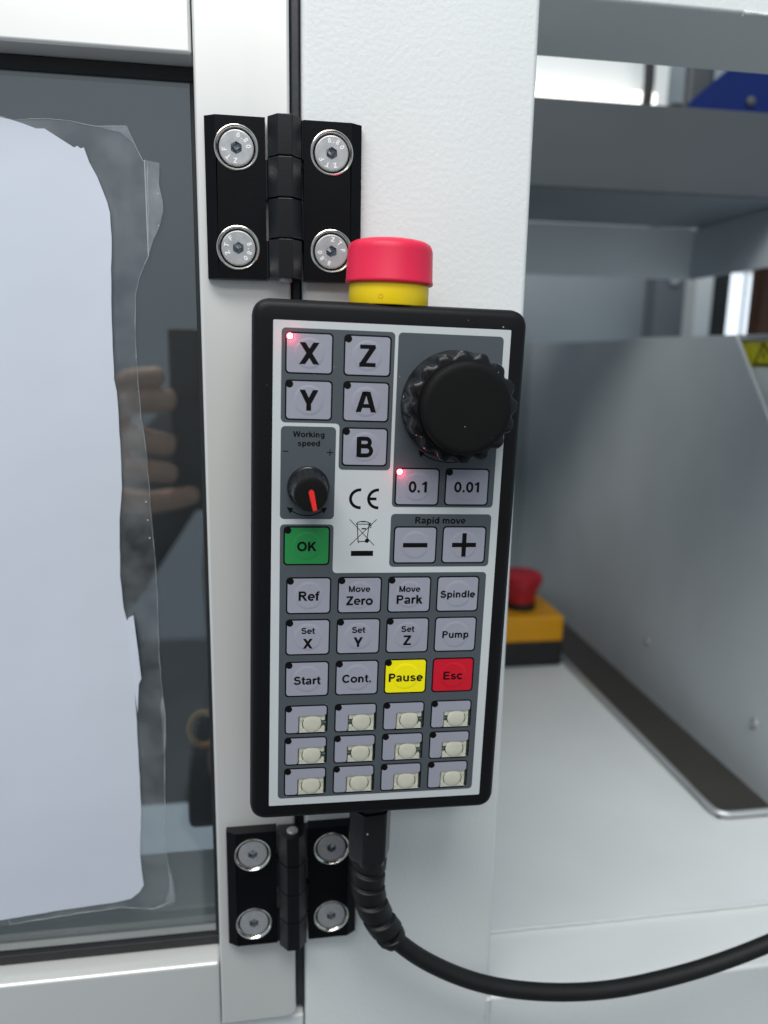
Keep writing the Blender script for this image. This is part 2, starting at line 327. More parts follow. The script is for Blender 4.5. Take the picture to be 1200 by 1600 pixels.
G = {
 'A': (1.0, para(.125,.43,0,1,.235)+para(.875,.57,0,1,.235)+rc(.26,.74,.22,.385)+rc(.4,.6,.86,1)),
 'B': (1.0, rc(.1,.3,0,1)+ribbon([(.2,.917),(.52,.917),*arc(.55,.735,.19,.182,90,-90,10),(.2,.553)],HW)+ribbon([(.2,.083),(.54,.083),*arc(.58,.31,.24,.227,-90,90,10),(.2,.537)],HW)),
 'C': (1.0, ribbon(arc(.52,.5,.385,.42,38,322,24),.19)),
 'E': (.93, rc(.1,.3,0,1)+rc(.3,.84,.835,1)+rc(.3,.79,.43,.59)+rc(.3,.86,0,.165)),
 'F': (.86, rc(.1,.3,0,1)+rc(.3,.8,.835,1)+rc(.3,.72,.42,.585)),
 'K': (1.0, rc(.1,.3,0,1)+para(.22,.80,.30,1,.27)+para(.86,.46,0,.60,.25)),
 'M': (1.16, rc(.1,.285,0,1)+rc(.875,1.06,0,1)+para(.58,.20,0,1,.19)+para(.58,.96,0,1,.19)),
 'O': (1.08, ring(.54,.5,.40,.42,.195)),
 'P': (.93, rc(.1,.3,0,1)+ribbon([(.2,.917),(.5,.917),*arc(.54,.70,.22,.217,90,-90,12),(.2,.483)],HW)),
 'R': (1.0, rc(.1,.3,0,1)+ribbon([(.2,.917),(.54,.917),*arc(.58,.725,.2,.192,90,-90,12),(.2,.533)],HW)+para(.87,.50,0,.50,.24)),
 'S': (.93, ribbon(arc(.46,.722,.27,.195,18,90,6)+arc(.46,.722,.29,.195,90,270,14)[1:]+arc(.46,.30,.32,.218,90,-90,14)[1:]+arc(.46,.30,.335,.218,-90,-168,7)[1:],.18)),
 'T': (.86, rc(.33,.53,0,.9)+rc(.03,.83,.835,1)),
 'W': (1.32, para(.33,.125,0,1,.21)+para(.33,.65,0,1,.20)+para(.97,.67,0,1,.20)+para(.97,1.19,0,1,.21)),
 'X': (.93, para(.135,.79,0,1,.255)+para(.795,.14,0,1,.255)),
 'Y': (.93, rc(.365,.565,0,.44)+para(.465,.14,.36,1,.245)+para(.465,.79,.36,1,.245)),
 'Z': (.86, rc(.06,.80,.835,1)+rc(.04,.82,0,.165)+para(.17,.69,.10,.90,.26)),
 'a': (.78, ribbon(arc(.37,.52,.25,.135,165,90,6)+arc(.40,.50,.20,.155,90,0,8)[1:]+[(.60,.12),(.645,0)],.175)+ribbon(arc(.33,.19,.215,.125,55,310,14),.16)+rc(.33,.56,.26,.40)),
 'c': (.78, ribbon(arc(.41,.3625,.29,.287,40,320,20),.18)),
 'd': (.85, rc(.55,.75,0,1)+bowl_l(.38,.18,.245,.285)),
 'e': (.78, ribbon(arc(.40,.3625,.285,.287,0,315,22),.17)+rc(.15,.76,.30,.42)),
 'f': (.47, rc(.12,.31,0,.72)+ribbon([(.215,.68),*arc(.385,.78,.17,.14,180,95,7),(.46,.918)],.165)+rc(.01,.43,.59,.725)),
 'g': (.85, bowl_l(.37,.175,.235,.28,.375)+ribbon([(.65,.725),(.65,-.02),*arc(.40,-.03,.25,.165,0,-150,12)],.185)),
 'i': (.39, rc(.095,.295,0,.725)+rc(.095,.295,.825,1)),
 'k': (.78, rc(.09,.29,0,1)+para(.21,.60,.24,.725,.25)+para(.68,.40,0,.47,.235)),
 'l': (.39, rc(.095,.295,0,1)),
 'm': (1.24, rc(.09,.29,0,.725)+ribbon([*arc(.405,.42,.21,.22,140,0,10),(.615,.3),(.615,0)],.185)+ribbon([*arc(.83,.42,.21,.22,150,0,10),(1.04,.3),(1.04,0)],.185)),
 'n': (.85, nhump(.09)),
 'o': (.85, ring(.427,.3625,.305,.287,.185)),
 'p': (.85, rc(.09,.29,-.275,.725)+bowl_l(.46,.18,.245,.285)),
 'r': (.54, rc(.09,.29,0,.725)+ribbon(arc(.44,.40,.245,.235,165,68,8),.185)),
 's': (.78, ribbon(arc(.385,.515,.22,.125,20,90,5)+arc(.385,.515,.225,.125,90,270,10)[1:]+arc(.385,.215,.255,.135,98,-90,12)+arc(.385,.215,.27,.135,-90,-165,5)[1:],.155)),
 't': (.47, rc(.12,.315,.18,.93)+ribbon([(.217,.22),*arc(.36,.19,.143,.115,180,275,8),(.45,.08)],.165)+rc(.01,.45,.59,.725)),
 'u': (.85, rc(.56,.76,0,.725)+ribbon([(.185,.725),(.185,.30),*arc(.41,.31,.225,.228,180,300,10)],.185)),
 'v': (.78, para(.345,.12,0,.725,.205)+para(.435,.66,0,.725,.205)),
 '0': (.78, ring(.39,.5,.255,.42,.185)),
 '1': (.78, rc(.33,.53,0,1)+[[(.09,.66),(.09,.82),(.30,.93),(.38,1),(.45,1),(.45,.78)]]),
 '8': (.78, ring(.39,.735,.22,.185,.165)+ring(.39,.285,.25,.205,.17)),
 '.': (.39, rc(.095,.295,0,.195)),
 ' ': (.36, []),
}
BOLD = 1.0
def text_vf(s, cap, cx, cy, y, V, F, rot=0.0, track=0.0, wide=1.0):
    """s centred on (cx, cy) in the x-z plane; cy is the middle of the cap height"""
    W = (sum(G[c][0] for c in s)+track*(len(s)-1))*wide; x = -W/2; k = 0
    cr, sr = math.cos(rot), math.sin(rot)
    for c in s:
        for poly in G[c][1]:
            b = len(V)
            for px, py in poly:
                X, Z = (x+px*wide)*cap, (py-0.5)*cap
                V.append((cx+X*cr-Z*sr, y-0.0015*(k % 3), cz_(cy, X*sr+Z*cr)))
            F.append(tuple(range(b, b+len(poly)))); k += 1
        x += (G[c][0]+track)*wide
def cz_(c, d): return c+d
def stroke_vf(path, wd, y, V, F, closed=False):
    for k, q in enumerate(ribbon(path, wd, closed)):
        b = len(V); V += [(p[0], y-0.001*(k % 2), p[1]) for p in q]; F.append(tuple(range(b, b+4)))
def poly_vf(pts, y, V, F):
    b = len(V); V += [(p[0], y, p[1]) for p in pts]; F.append(tuple(range(b, b+len(pts))))

# ================================================================== THE MACHINE FRAME
fr = thing('machine_cabinet', 'white powder coated steel machine cabinet with textured upright post and cross beams', 'machine', (24.9,0,-460))
def fb(name, x0,x1,y0,y1,z0,z1,m='coat',bev=1.6): return box(name, x0-24.9,x1-24.9,y0,y1,z0+460,z1+460,m,fr,bev)
fb('upright_post', 24.9,118.5,0,42,-470,170, bev=2.2)
fb('top_beam', 119.2,460,0.6,62,64,170)
fb('bottom_beam', 119.2,460,0.6,70,-470,-398.3, bev=2.0)
fb('door_sill', -200,24.4,4,40,-470,-398.5, bev=1.5)
# painted weld seams where beams meet the post
def weld(name, a, b, r):
    n = 60; P = []; A, B = Vector(a), Vector(b)
    for i in range(n+1): P.append(A.lerp(B, i/n)+Vector((random.uniform(-.25,.25), random.uniform(-.15,.15), random.uniform(-.25,.25)))-Vector((24.9,0,-460)))
    V, F = tube(P, [r*random.uniform(.75,1.2) for _ in P], 8); mesh(name, V, F, 'weld', fr, 60)
weld('weld_seam', (118.9,1.0,-399), (118.9,1.0,-470), 1.5)
weld('weld_seam', (118.9,1.6,-397.4), (118.9,41,-397.4), 1.5)
weld('weld_seam', (205,0.9,64.4), (460,0.9,64.4), 1.1)
weld('weld_seam', (118.9,1.0,65), (118.9,1.0,170), 1.4)

# dark seal in the gap between the door and the post
o = box('gap_seal', 20.9,24.6,7,27,-396,170,'seal',None,0.8); tag(o,'dark rubber seal down the gap between door stile and white post','seal')

# ================================================================== THE DOOR
door = thing('glazed_door', 'silver framed machine door with dark window pane', 'door', (-60,0,-395))
def db(name,x0,x1,y0,y1,z0,z1,m,bev=1.2): return box(name,x0+60,x1+60,y0,y1,z0+395,z1+395,m,door,bev)
# stile with a rounded lower corner
b = bmesh.new()
prof = roundpoly([(-15.4,-395),(20.3,-395)], .1) if False else [(-15.4,170),(20.3,170)]+[(20.3-3.5+3.5*math.cos(math.radians(-a)),-395+3.5+3.5*math.sin(math.radians(-a))) for a in (0,30,60,90)]+[(-15.4,-395)]
fv = [b.verts.new(((x+60)*S,0,(z+395)*S)) for x,z in prof]; f = b.faces.new(fv)
ex_ = bmesh.ops.extrude_face_region(b, geom=[f])
bmesh.ops.translate(b, verts=[v for v in ex_['geom'] if isinstance(v, bmesh.types.BMVert)], vec=(0,28*S,0))
bmesh.ops.recalc_face_normals(b, faces=b.faces)
bmesh.ops.bevel(b, geom=[e for e in b.edges if abs(e.verts[0].co.y) < 1e-6 and abs(e.verts[1].co.y) < 1e-6], offset=1.3*S, segments=4, profile=0.5, affect='EDGES')
me = bpy.data.meshes.new('stile'); b.to_mesh(me); b.free(); link('stile', me, 'alu', door, 40, wn=True)
db('rail', -200,-15.9,0.3,28,33.0,170,'alu_h',1.4)
db('rail', -200,-15.9,0.3,28,-480,-360.4,'alu_h',1.6)
db('gasket', -200,-15.9,13.4,17,27.6,32.9,'rubber',0.6)
db('gasket', -200,-15.9,12.4,17,-360.2,-355.4,'rubber',0.6)
db('gasket', -17.9,-15.5,13.0,17,-355.3,27.5,'rubber',0.5)
db('window_pane', -200,-15.6,14.6,17.6,-359,32,'pane',0)

# films stuck to the pane
pap = [(-88.6,10.7),(-84.1,9.9),(-75.7,7.4),(-72.7,7.6),(-68.2,4.9),(-62.1,1.3),(-61.1,2.1),(-59.9,1.2),(-58.7,1.5),(-56.9,-3.7),(-54.3,-8.8),(-52.7,-13.4),(-51.0,-18.5),(-50.2,-22.3),(-50.0,-31.0),(-50.8,-43.3),(-51.5,-55.7),(-51.7,-68.4),(-51.9,-86.9),(-51.1,-92.2),(-50.9,-112.9),(-51.1,-132.1),(-52.8,-146.0),(-53.8,-171.6),(-53.0,-186.3),(-51.9,-192.3),(-50.7,-202),(-50.3,-222),(-50.1,-236.3),(-50.0,-263.7),(-50.2,-286.7),(-51.7,-306.7),(-51.2,-317.0),(-50.7,-324.7),(-52.9,-328.3),(-56.9,-331.3),(-64.3,-332.6),(-87.5,-333.9),(-116.1,-336.6),(-190,-342),(-190,18),(-120,16)]
def fine(pts, per=3, jit=0.10, y=None):
    out = []; n = len(pts)
    for i in range(n):
        a, b = pts[i], pts[(i+1) % n]; d = math.hypot(b[0]-a[0], b[1]-a[1]); k = max(1, int(d/4))
        for j in range(k):
            t = j/k; out.append((a[0]+(b[0]-a[0])*t+random.uniform(-jit,jit), a[1]+(b[1]-a[1])*t+random.uniform(-jit,jit)))
    return out
fw = thing('protective_film', 'torn white protective film sheet still stuck to the dark door pane', 'film', (-120,14,-340))
V, F = sheet_vf([(x+120, z+340) for x, z in fine(pap)], [], -0.55, 0.25); mesh('film_sheet', V, F, 'film_w', fw)
# curled flap on the torn edge
cr = [(-52.5,-193.0,-0.9),(-51.0,-190.3,-1.6),(-48.9,-189.1,-2.2),(-48.3,-196,-2.6),(-47.6,-206,-2.4),(-46.9,-219,-1.8),(-48.2,-222,-1.4),(-49.4,-236,-0.9),(-50.6,-222,-0.9),(-51.4,-206,-0.9)]
V = [(x+120, y, z+340) for x, z, y in cr]; V += [(x, y+0.2, z) for x, y, z in V]; n = len(cr)
F = [tuple(range(n)), tuple(reversed(range(n, 2*n)))]+[(i, (i+1) % n, n+(i+1) % n, n+i) for i in range(n)]
mesh('curled_flap', V, F, 'film_w', fw)
clr = [(-82.9,10.2),(-71.3,11.3),(-63.1,10.9),(-53.8,9.4),(-42.5,10.3),(-41.4,8.0),(-38.6,1.7),(-36.6,-2.2),(-34.9,-2.1),(-36.2,-37.8),(-40.0,-45.9),(-41.9,-53.0),(-42.8,-68.2),(-42.8,-78.5),(-42.1,-102.2),(-40.6,-115.7),(-39.9,-140.6),(-39.2,-157.6),(-38.6,-180.9),(-38.9,-201.8),(-38.8,-220.2),(-37.6,-239.0),(-38.9,-264.6),(-39.4,-284.3),(-40.3,-301.0),(-39.4,-314.8),(-38.1,-327.0),(-37.8,-335.1),(-42.3,-337.1),(-46.9,-338.4),(-61.5,-336.1),(-82.0,-337.3),(-116.3,-340.0),(-189,-346),(-189,17),(-120,16)]
fc = thing('clear_film', 'ragged clear film layer showing past the torn edge of the white film', 'film', (-120,14,-346))
cl = [(x+120, z+346) for x, z in fine(clr, jit=.16)]
V, F = sheet_vf(cl, [], 0.25, 0.0); mesh('film_sheet', V, F, 'film_c', fc)
edge = [(x, 0.1, z) for x, z in cl if x > 5]
for k, (i0, i1, r) in enumerate(((0, 28, .16), (28, 62, .10), (62, 118, .15))):
    seg = edge[i0:i1+1]
    if len(seg) > 3:
        V, F = tube(seg, [r*random.uniform(.3, 1.2) for _ in seg], 5); mesh('film_edge', V, F, 'film_e', fc)
fl = [(-36.1,-1.7,0),(-30.3,-2.8,-1.3),(-30.8,-10.9,-1.6),(-29.6,-16.8,-1.8),(-29.5,-20.5,-1.7),(-31.2,-26.6,-1.3),(-33.9,-31.6,-.8),(-36.2,-37.8,0)]
V = [(x+120, y-0.1, z+346) for x, z, y in fl]; mesh('folded_flap', V, [tuple(range(len(V)))], 'film_f', fc)
V, F = tube([V[0], V[-1]], .22, 6); mesh('fold_line', V, F, 'film_e', fc)
for cr in ([(-38.2,-316,.0),(-36.9,-325,-.9),(-36.4,-334,-1.2),(-37.2,-336.2,-.6),(-42,-338.2,-.2),(-45,-338.8,0),(-41.5,-335.2,-.5),(-39.2,-330,-.6)],
           [(-39.4,-234,0),(-38.4,-228,-.7),(-37.2,-238,-1.1),(-37.6,-252,-.5),(-38.8,-258,0),(-38.9,-245,-.4)],
           [(-53.8,9.4,0),(-42.5,10.3,-.6),(-41.2,7.6,-.6),(-37,-1,-.2),(-40,4,-.1),(-44.5,7.8,-.2)]):
    mesh('crumpled_rim', [(x+120, y-0.05, z+346) for x, z, y in cr], [tuple(range(len(cr)))], 'film_f', fc)
for (x, z, r) in ((-31.5,-14,.4),(-31.8,-26,.35),(-41.6,-139,.4),(-41.2,-147,.35),(-40.8,-155,.4),(-42.5,-92,.25)):
    V, F = lathe([(r,0),(r*.8,.25),(r*.3,.45)], 10, 'y', (x+120, 0.2, z+346)); mesh('air_bubble', V, F, 'film_e', fc, 60)

# what shows through the pane
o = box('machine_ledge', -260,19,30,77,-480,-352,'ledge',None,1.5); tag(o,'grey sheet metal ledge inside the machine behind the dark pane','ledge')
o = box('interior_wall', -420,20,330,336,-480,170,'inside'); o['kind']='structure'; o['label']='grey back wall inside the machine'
o = box('partition_wall', 25.5,29,44,760,-480,170,'coat_d'); o['kind']='structure'; o['label']='grey partition between machine interior and side compartment'
dv = thing('hose_clamp_block', 'blurred black block with a brownish ring behind the lower pane', 'machine part', (-30,95,-352))
box('block_body', -8,46,0,40,0,50,'rubber',dv,4)
box('block_top', 2,46,4,44,50,84,'matte',dv,9)
V, F = [], []
for i in range(28):
    a = 2*PI*i/28
    for j in range(10):
        bb = 2*PI*j/10; r = 10+2.2*math.cos(bb); V.append((3+r*math.cos(a)*.8, -3+2.2*math.sin(bb), 66+r*math.sin(a)))
for i in range(28):
    for j in range(10): F.append((i*10+j, ((i+1) % 28)*10+j, ((i+1) % 28)*10+(j+1) % 10, i*10+(j+1) % 10))
mesh('ring', V, F, 'brass', dv, 60)

# ================================================================== HINGES
def leaf_vf(side):
    # front face with two countersunk holes, chamfered outer edge; x grows outwards from the barrel
    z0, z1 = -0.3, 58.3
    xi, xc, xo = 7.2, 25.6, 29.8            # inner edge, chamfer start, outer edge (from barrel axis)
    holes = [circ(18*side, zz, 8.0, 40) for zz in (11.2, 47.2)]
    V, F = [], []
    sheet_vf([(xi*side,z0),(xc*side,z0),(xc*side,z1),(xi*side,z1)], holes, -6, 0, V, F)
    b = len(V)
    V += [(xi*side,-6,z0),(xc*side,-6,z0),(xo*side,-3.2,z0),(xo*side,0,z0),(xi*side,0,z0)]
    V += [(xi*side,-6,z1),(xc*side,-6,z1),(xo*side,-3.2,z1),(xo*side,0,z1),(xi*side,0,z1)]
    F += [tuple(b+i for i in range(5)), tuple(b+5+i for i in reversed(range(5)))]
    F += [(b+1,b+2,b+7,b+6),(b+2,b+3,b+8,b+7),(b+4,b,b+5,b+9)]
    for zz in (11.2, 47.2):
        b = len(V); n = 40
        for y in (-6,-1): V += [(x,y,z) for x, z in circ(18*side, zz, 8.0, n)]
        F += [(b+i,b+(i+1)%n,b+n+(i+1)%n,b+n+i) for i in range(n)]
        F.append(tuple(b+n+i for i in range(n)))
    return V, F
def screw_head_vf(n=36):
    V, F = [], []
    out = circ(0,0,6.0,n); hx = [(2.3*math.cos(PI/6+PI/3*i), 2.3*math.sin(PI/6+PI/3*i)) for i in range(6)]
    sheet_vf(out, [hx], -5.75, 0, V, F)
    b = len(V)
    for r, y in ((6.0,-5.75),(6.35,-5.65),(6.5,-5.3),(6.5,-2)): V += [(x,y,z) for x, z in circ(0,0,r,n)]
    for j in range(3): F += [(b+j*n+i,b+j*n+(i+1)%n,b+(j+1)*n+(i+1)%n,b+(j+1)*n+i) for i in range(n)]
    return V, F
def socket_vf():
    hx = [(2.3*math.cos(PI/6+PI/3*i), 2.3*math.sin(PI/6+PI/3*i)) for i in range(6)]
    V = [(x,-5.74,z) for x, z in hx]+[(x*.96,-3.0,z*.96) for x, z in hx]+[(0,-2.0,0)]
    return V, [(i,(i+1)%6,6+(i+1)%6,6+i) for i in range(6)]+[(6+i,6+(i+1)%6,12) for i in range(6)]
def make_hinge(marks):
    h = thing('door_hinge', 'x', 'hinge', (18,0,-47))
    for side in (-1,1):
        V, F = leaf_vf(side); mesh('leaf', V, F, 'hinge', h)
    for k in range(4):
        z1 = 58.3-k*14.65; z0 = z1-14.2; own = 1 if k % 2 == 0 else -1
        P = [(-6.3,-1),(-6.3,-8.2),(-2.7,-12.8),(2.7,-12.8),(6.3,-8.2),(6.3,-1)]
        if own > 0: P = P[:5]+[(6.6,-5.7),(7.4,-5.7),(7.4,-1)]
        else: P = [(-7.4,-1),(-7.4,-5.7),(-6.6,-5.7)]+P[1:]
        b = bmesh.new(); f = b.faces.new([b.verts.new((x*S,y*S,z0*S)) for x, y in P])
        e = bmesh.ops.extrude_face_region(b, geom=[f]); bmesh.ops.translate(b, verts=[v for v in e['geom'] if isinstance(v, bmesh.types.BMVert)], vec=(0,0,(z1-z0)*S))
        bmesh.ops.recalc_face_normals(b, faces=b.faces)
        bmesh.ops.bevel(b, geom=list(b.edges), offset=0.3*S, segments=2, profile=0.5, affect='EDGES')
        me = bpy.data.meshes.new('knuckle'); b.to_mesh(me); b.free(); link('knuckle', me, 'hinge_k', h, 30, wn=True)
    V, F = lathe([(2.6,-1),(2.6,58.9),(2.2,59.3)], 20, 'z', (0,-7,0)); mesh('hinge_pin', V, F, 'zinc', h, 40)
    k = 0
    for zz in (47.2, 11.2):
        for side in (-1,1):
            V, F = screw_head_vf(); s = mesh('screw', V, F, 'zinc', h, 30, loc=(18*side,0,zz))
            V, F = [], []; n = 40
            for r, y in ((8.25,-5.9),(8.2,-6.3),(7.9,-6.45),(7.55,-6.2),(6.95,-4.6)): V += [(x,y,z) for x, z in circ(0,0,r,n)]
            for j in range(4): F += [(j*n+i,j*n+(i+1)%n,(j+1)*n+(i+1)%n,(j+1)*n+i) for i in range(n)]
            mesh('countersunk_rim', V, F, 'steel', s, 50)
            V, F = socket_vf(); mesh('hex_socket', V, F, 'socket', s)
            if marks:
                V, F = [], []; off = (0, 22, -60, 178)[k]
                for ch, an in (('8',80),('.',58),('8',38),('0',8),('Z',-95),('T',-133),('F',-172)):
                    a = math.radians(an+off); text_vf(ch, 1.75, 4.55*math.cos(a), 4.55*math.sin(a), -5.82, V, F, a-PI/2)
                mesh('raised_marking', V, F, 'mark', s, fix=False)
            k += 1
    return h
h1 = make_hinge(True)
tag(h1, 'upper black door hinge with marked screws, above the control pendant', 'hinge', 'black door hinges')
h2 = make_hinge(False); h2.location = Vector((19,0,-346.6))*S
tag(h2, 'lower black door hinge beside the cable gland, below the control pendant', 'hinge', 'black door hinges')

# ================================================================== CONTROL PENDANT
TH = math.radians(1.2)
O = Vector((12.324,-46,-63.752)); ex = Vector((math.cos(TH),0,-math.sin(TH))); ed = Vector((-math.sin(TH),0,-math.cos(TH)))
BU, BV = 42.8, 192.5
base = O+ex*BU+ed*BV
pend = thing('control_pendant', 'black hand held control pendant with printed keypad, handwheel and red stop button', 'control pendant', base, (0,TH,0))
def U(u): return u-BU
def Z(v): return BV-v
def uv(pts): return [(U(u), Z(v)) for u, v in pts]
def w2l(p):
    d = Vector(p)-base; return (d.dot(ex), d.y, -d.dot(ed))
# housing: stacked rounded rectangles, shallow pocket under the label
sec = [(1.2,30,5),(0.0,28.5,6),(0.0,4.0,6),(0.3,2.1,5.7),(1.0,0.8,5.1),(2.0,0.2,4.3),(3.1,0.0,3.4),(7.9,0.0,1.0),(8.0,3.0,1.0)]
V, F = [], []; cnt = None
for ins, y, r in sec:
    L = rrect(U(-7.4)+ins, U(92.0)-ins, Z(192.7)+ins, Z(-7.3)-ins, r, 8); cnt = len(L); V += [(x,y,z) for x, z in L]
for j in range(len(sec)-1): F += [(j*cnt+i,j*cnt+(i+1)%cnt,(j+1)*cnt+(i+1)%cnt,(j+1)*cnt+i) for i in range(cnt)]
F.append(tuple(range(cnt))); F.append(tuple((len(sec)-1)*cnt+i for i in range(cnt)))
mesh('housing', V, F, 'abs_', pend, 50)
# magnet feet that hold it on the post
for (u, v) in ((62,30),(62,160)):
    V, F = lathe([(9,-45.8),(9,-31),(9,-29.6)], 28, 'y', (U(u),0,Z(v))); mesh('magnet_foot', V, F, 'rubber', pend, 40)

KW, KH = 16.8, 14.4
keys = []
def K(n, u, v, wd=KW, h=KH, m='key', led=True, lit=False, txt=(), blank=None, off=(0,0)):
    keys.append(dict(n=n,u=u,v=v,w=wd,h=h,m=m,led=led,lit=lit,txt=txt,blank=blank,off=off))
K('X',4.2,3.8,lit=True,txt=[('X',7.5,0,0)]); K('Y',4.3,20.2,h=14.2,txt=[('Y',7.3,0,0)])
K('Z',24.7,3.9,w if False else 17.0,txt=[('Z',7.5,0,0)]); K('A',24.8,20.1,txt=[('A',7.3,0,0)]); K('B',24.9,36.5,h=14.1,txt=[('B',7.3,0,0)])
K('0.1',45.0,50.9,h=14.2,lit=True,txt=[('0.1',4.1,.6,0)]); K('0.01',63.9,50.8,17.0,14.2,txt=[('0.01',3.9,.3,0)])
K('-',45.3,73.0,16.7,14.5,led=False,txt='minus'); K('+',64.0,72.9,17.2,14.6,led=False,txt='plus')
K('OK',4.4,73.1,17.1,14.8,m='key_g',txt=[('OK',3.5,0,.2)])
r1 = [('Ref',3.6,0,.1)], [('Move',2.35,-.2,-2.5),('Zero',3.4,0,2.1)], [('Move',2.35,0,-2.3),('Park',3.4,0,1.9)], [('Spindle',2.75,0,0)]
r2 = [('Set',2.4,0,-2.6),('X',3.9,0,2.5)], [('Set',2.4,0,-2.6),('Y',3.9,0,2.3)], [('Set',2.4,0,-2.6),('Z',3.9,0,2.0)], [('Pump',2.8,0,0)]
r3 = [('Start',3.25,0,.5)], [('Cont.',3.25,0,.3)], [('Pause',3.35,0,.4)], [('Esc',3.3,0,.2)]
for v, row, ms in ((92.5,r1,['key']*4),(108.9,r2,['key']*4),(125.8,r3,['key','key','key_y','key_r'])):
    for i, u in enumerate((5.6,24.8,43.9,62.9)):
        K(row[i][-1][0], u, v, txt=row[i], m=ms[i], led=not (i == 3))
for j, v in enumerate((143.7,157.0,170.1)):
    for i, u in enumerate((5.7,24.9,44.0,63.2)):
        K('blank', u, v, 16.6, 12.0, blank=('n' if j == 2 else ('r' if i in (0,2) else 'l')))
def winrect(k, e=0.0):
    return [(U(k['u']+5.3-e),Z(k['v']+4.5-e)),(U(k['u']+k['w']-.62+e),Z(k['v']+4.5-e)),(U(k['u']+k['w']-.62+e),Z(k['v']+k['h']-.58+e)),(U(k['u']+5.3-e),Z(k['v']+k['h']-.58+e))]
wins = [winrect(k, .06) for k in keys if k['blank']]
# white label sheet with the twelve window cut-outs
sheet('label_sheet', rrect(U(0),U(85.5),Z(186),Z(0),.4,2), wins, -0.25, 0.24, 'label', pend)
areas = [
 ([(2.9,2.5),(42.9,2.5),(42.9,52),(23.9,52),(23.9,35.3),(2.9,35.3)], []),
 ([(3.0,36.6),(22.7,36.6),(22.7,70.4),(3.0,70.4)], []),
 ([(44.1,2.5),(82.9,2.5),(82.9,65.7),(44.1,65.7)], []),
 ([(44.0,68.3),(82.7,68.3),(82.7,88.7),(44.0,88.7)], []),
 ([(3.1,72.4),(22.7,72.4),(22.7,91.0),(82.2,91.0),(82.1,183.0),(3.4,183.0)], [winrect(k, .04) for k in keys if k['blank']]),
]
for pts, hol in areas: sheet('printed_field', roundpoly(uv(pts), 1.5), hol, -0.29, 0.03, 'area', pend)

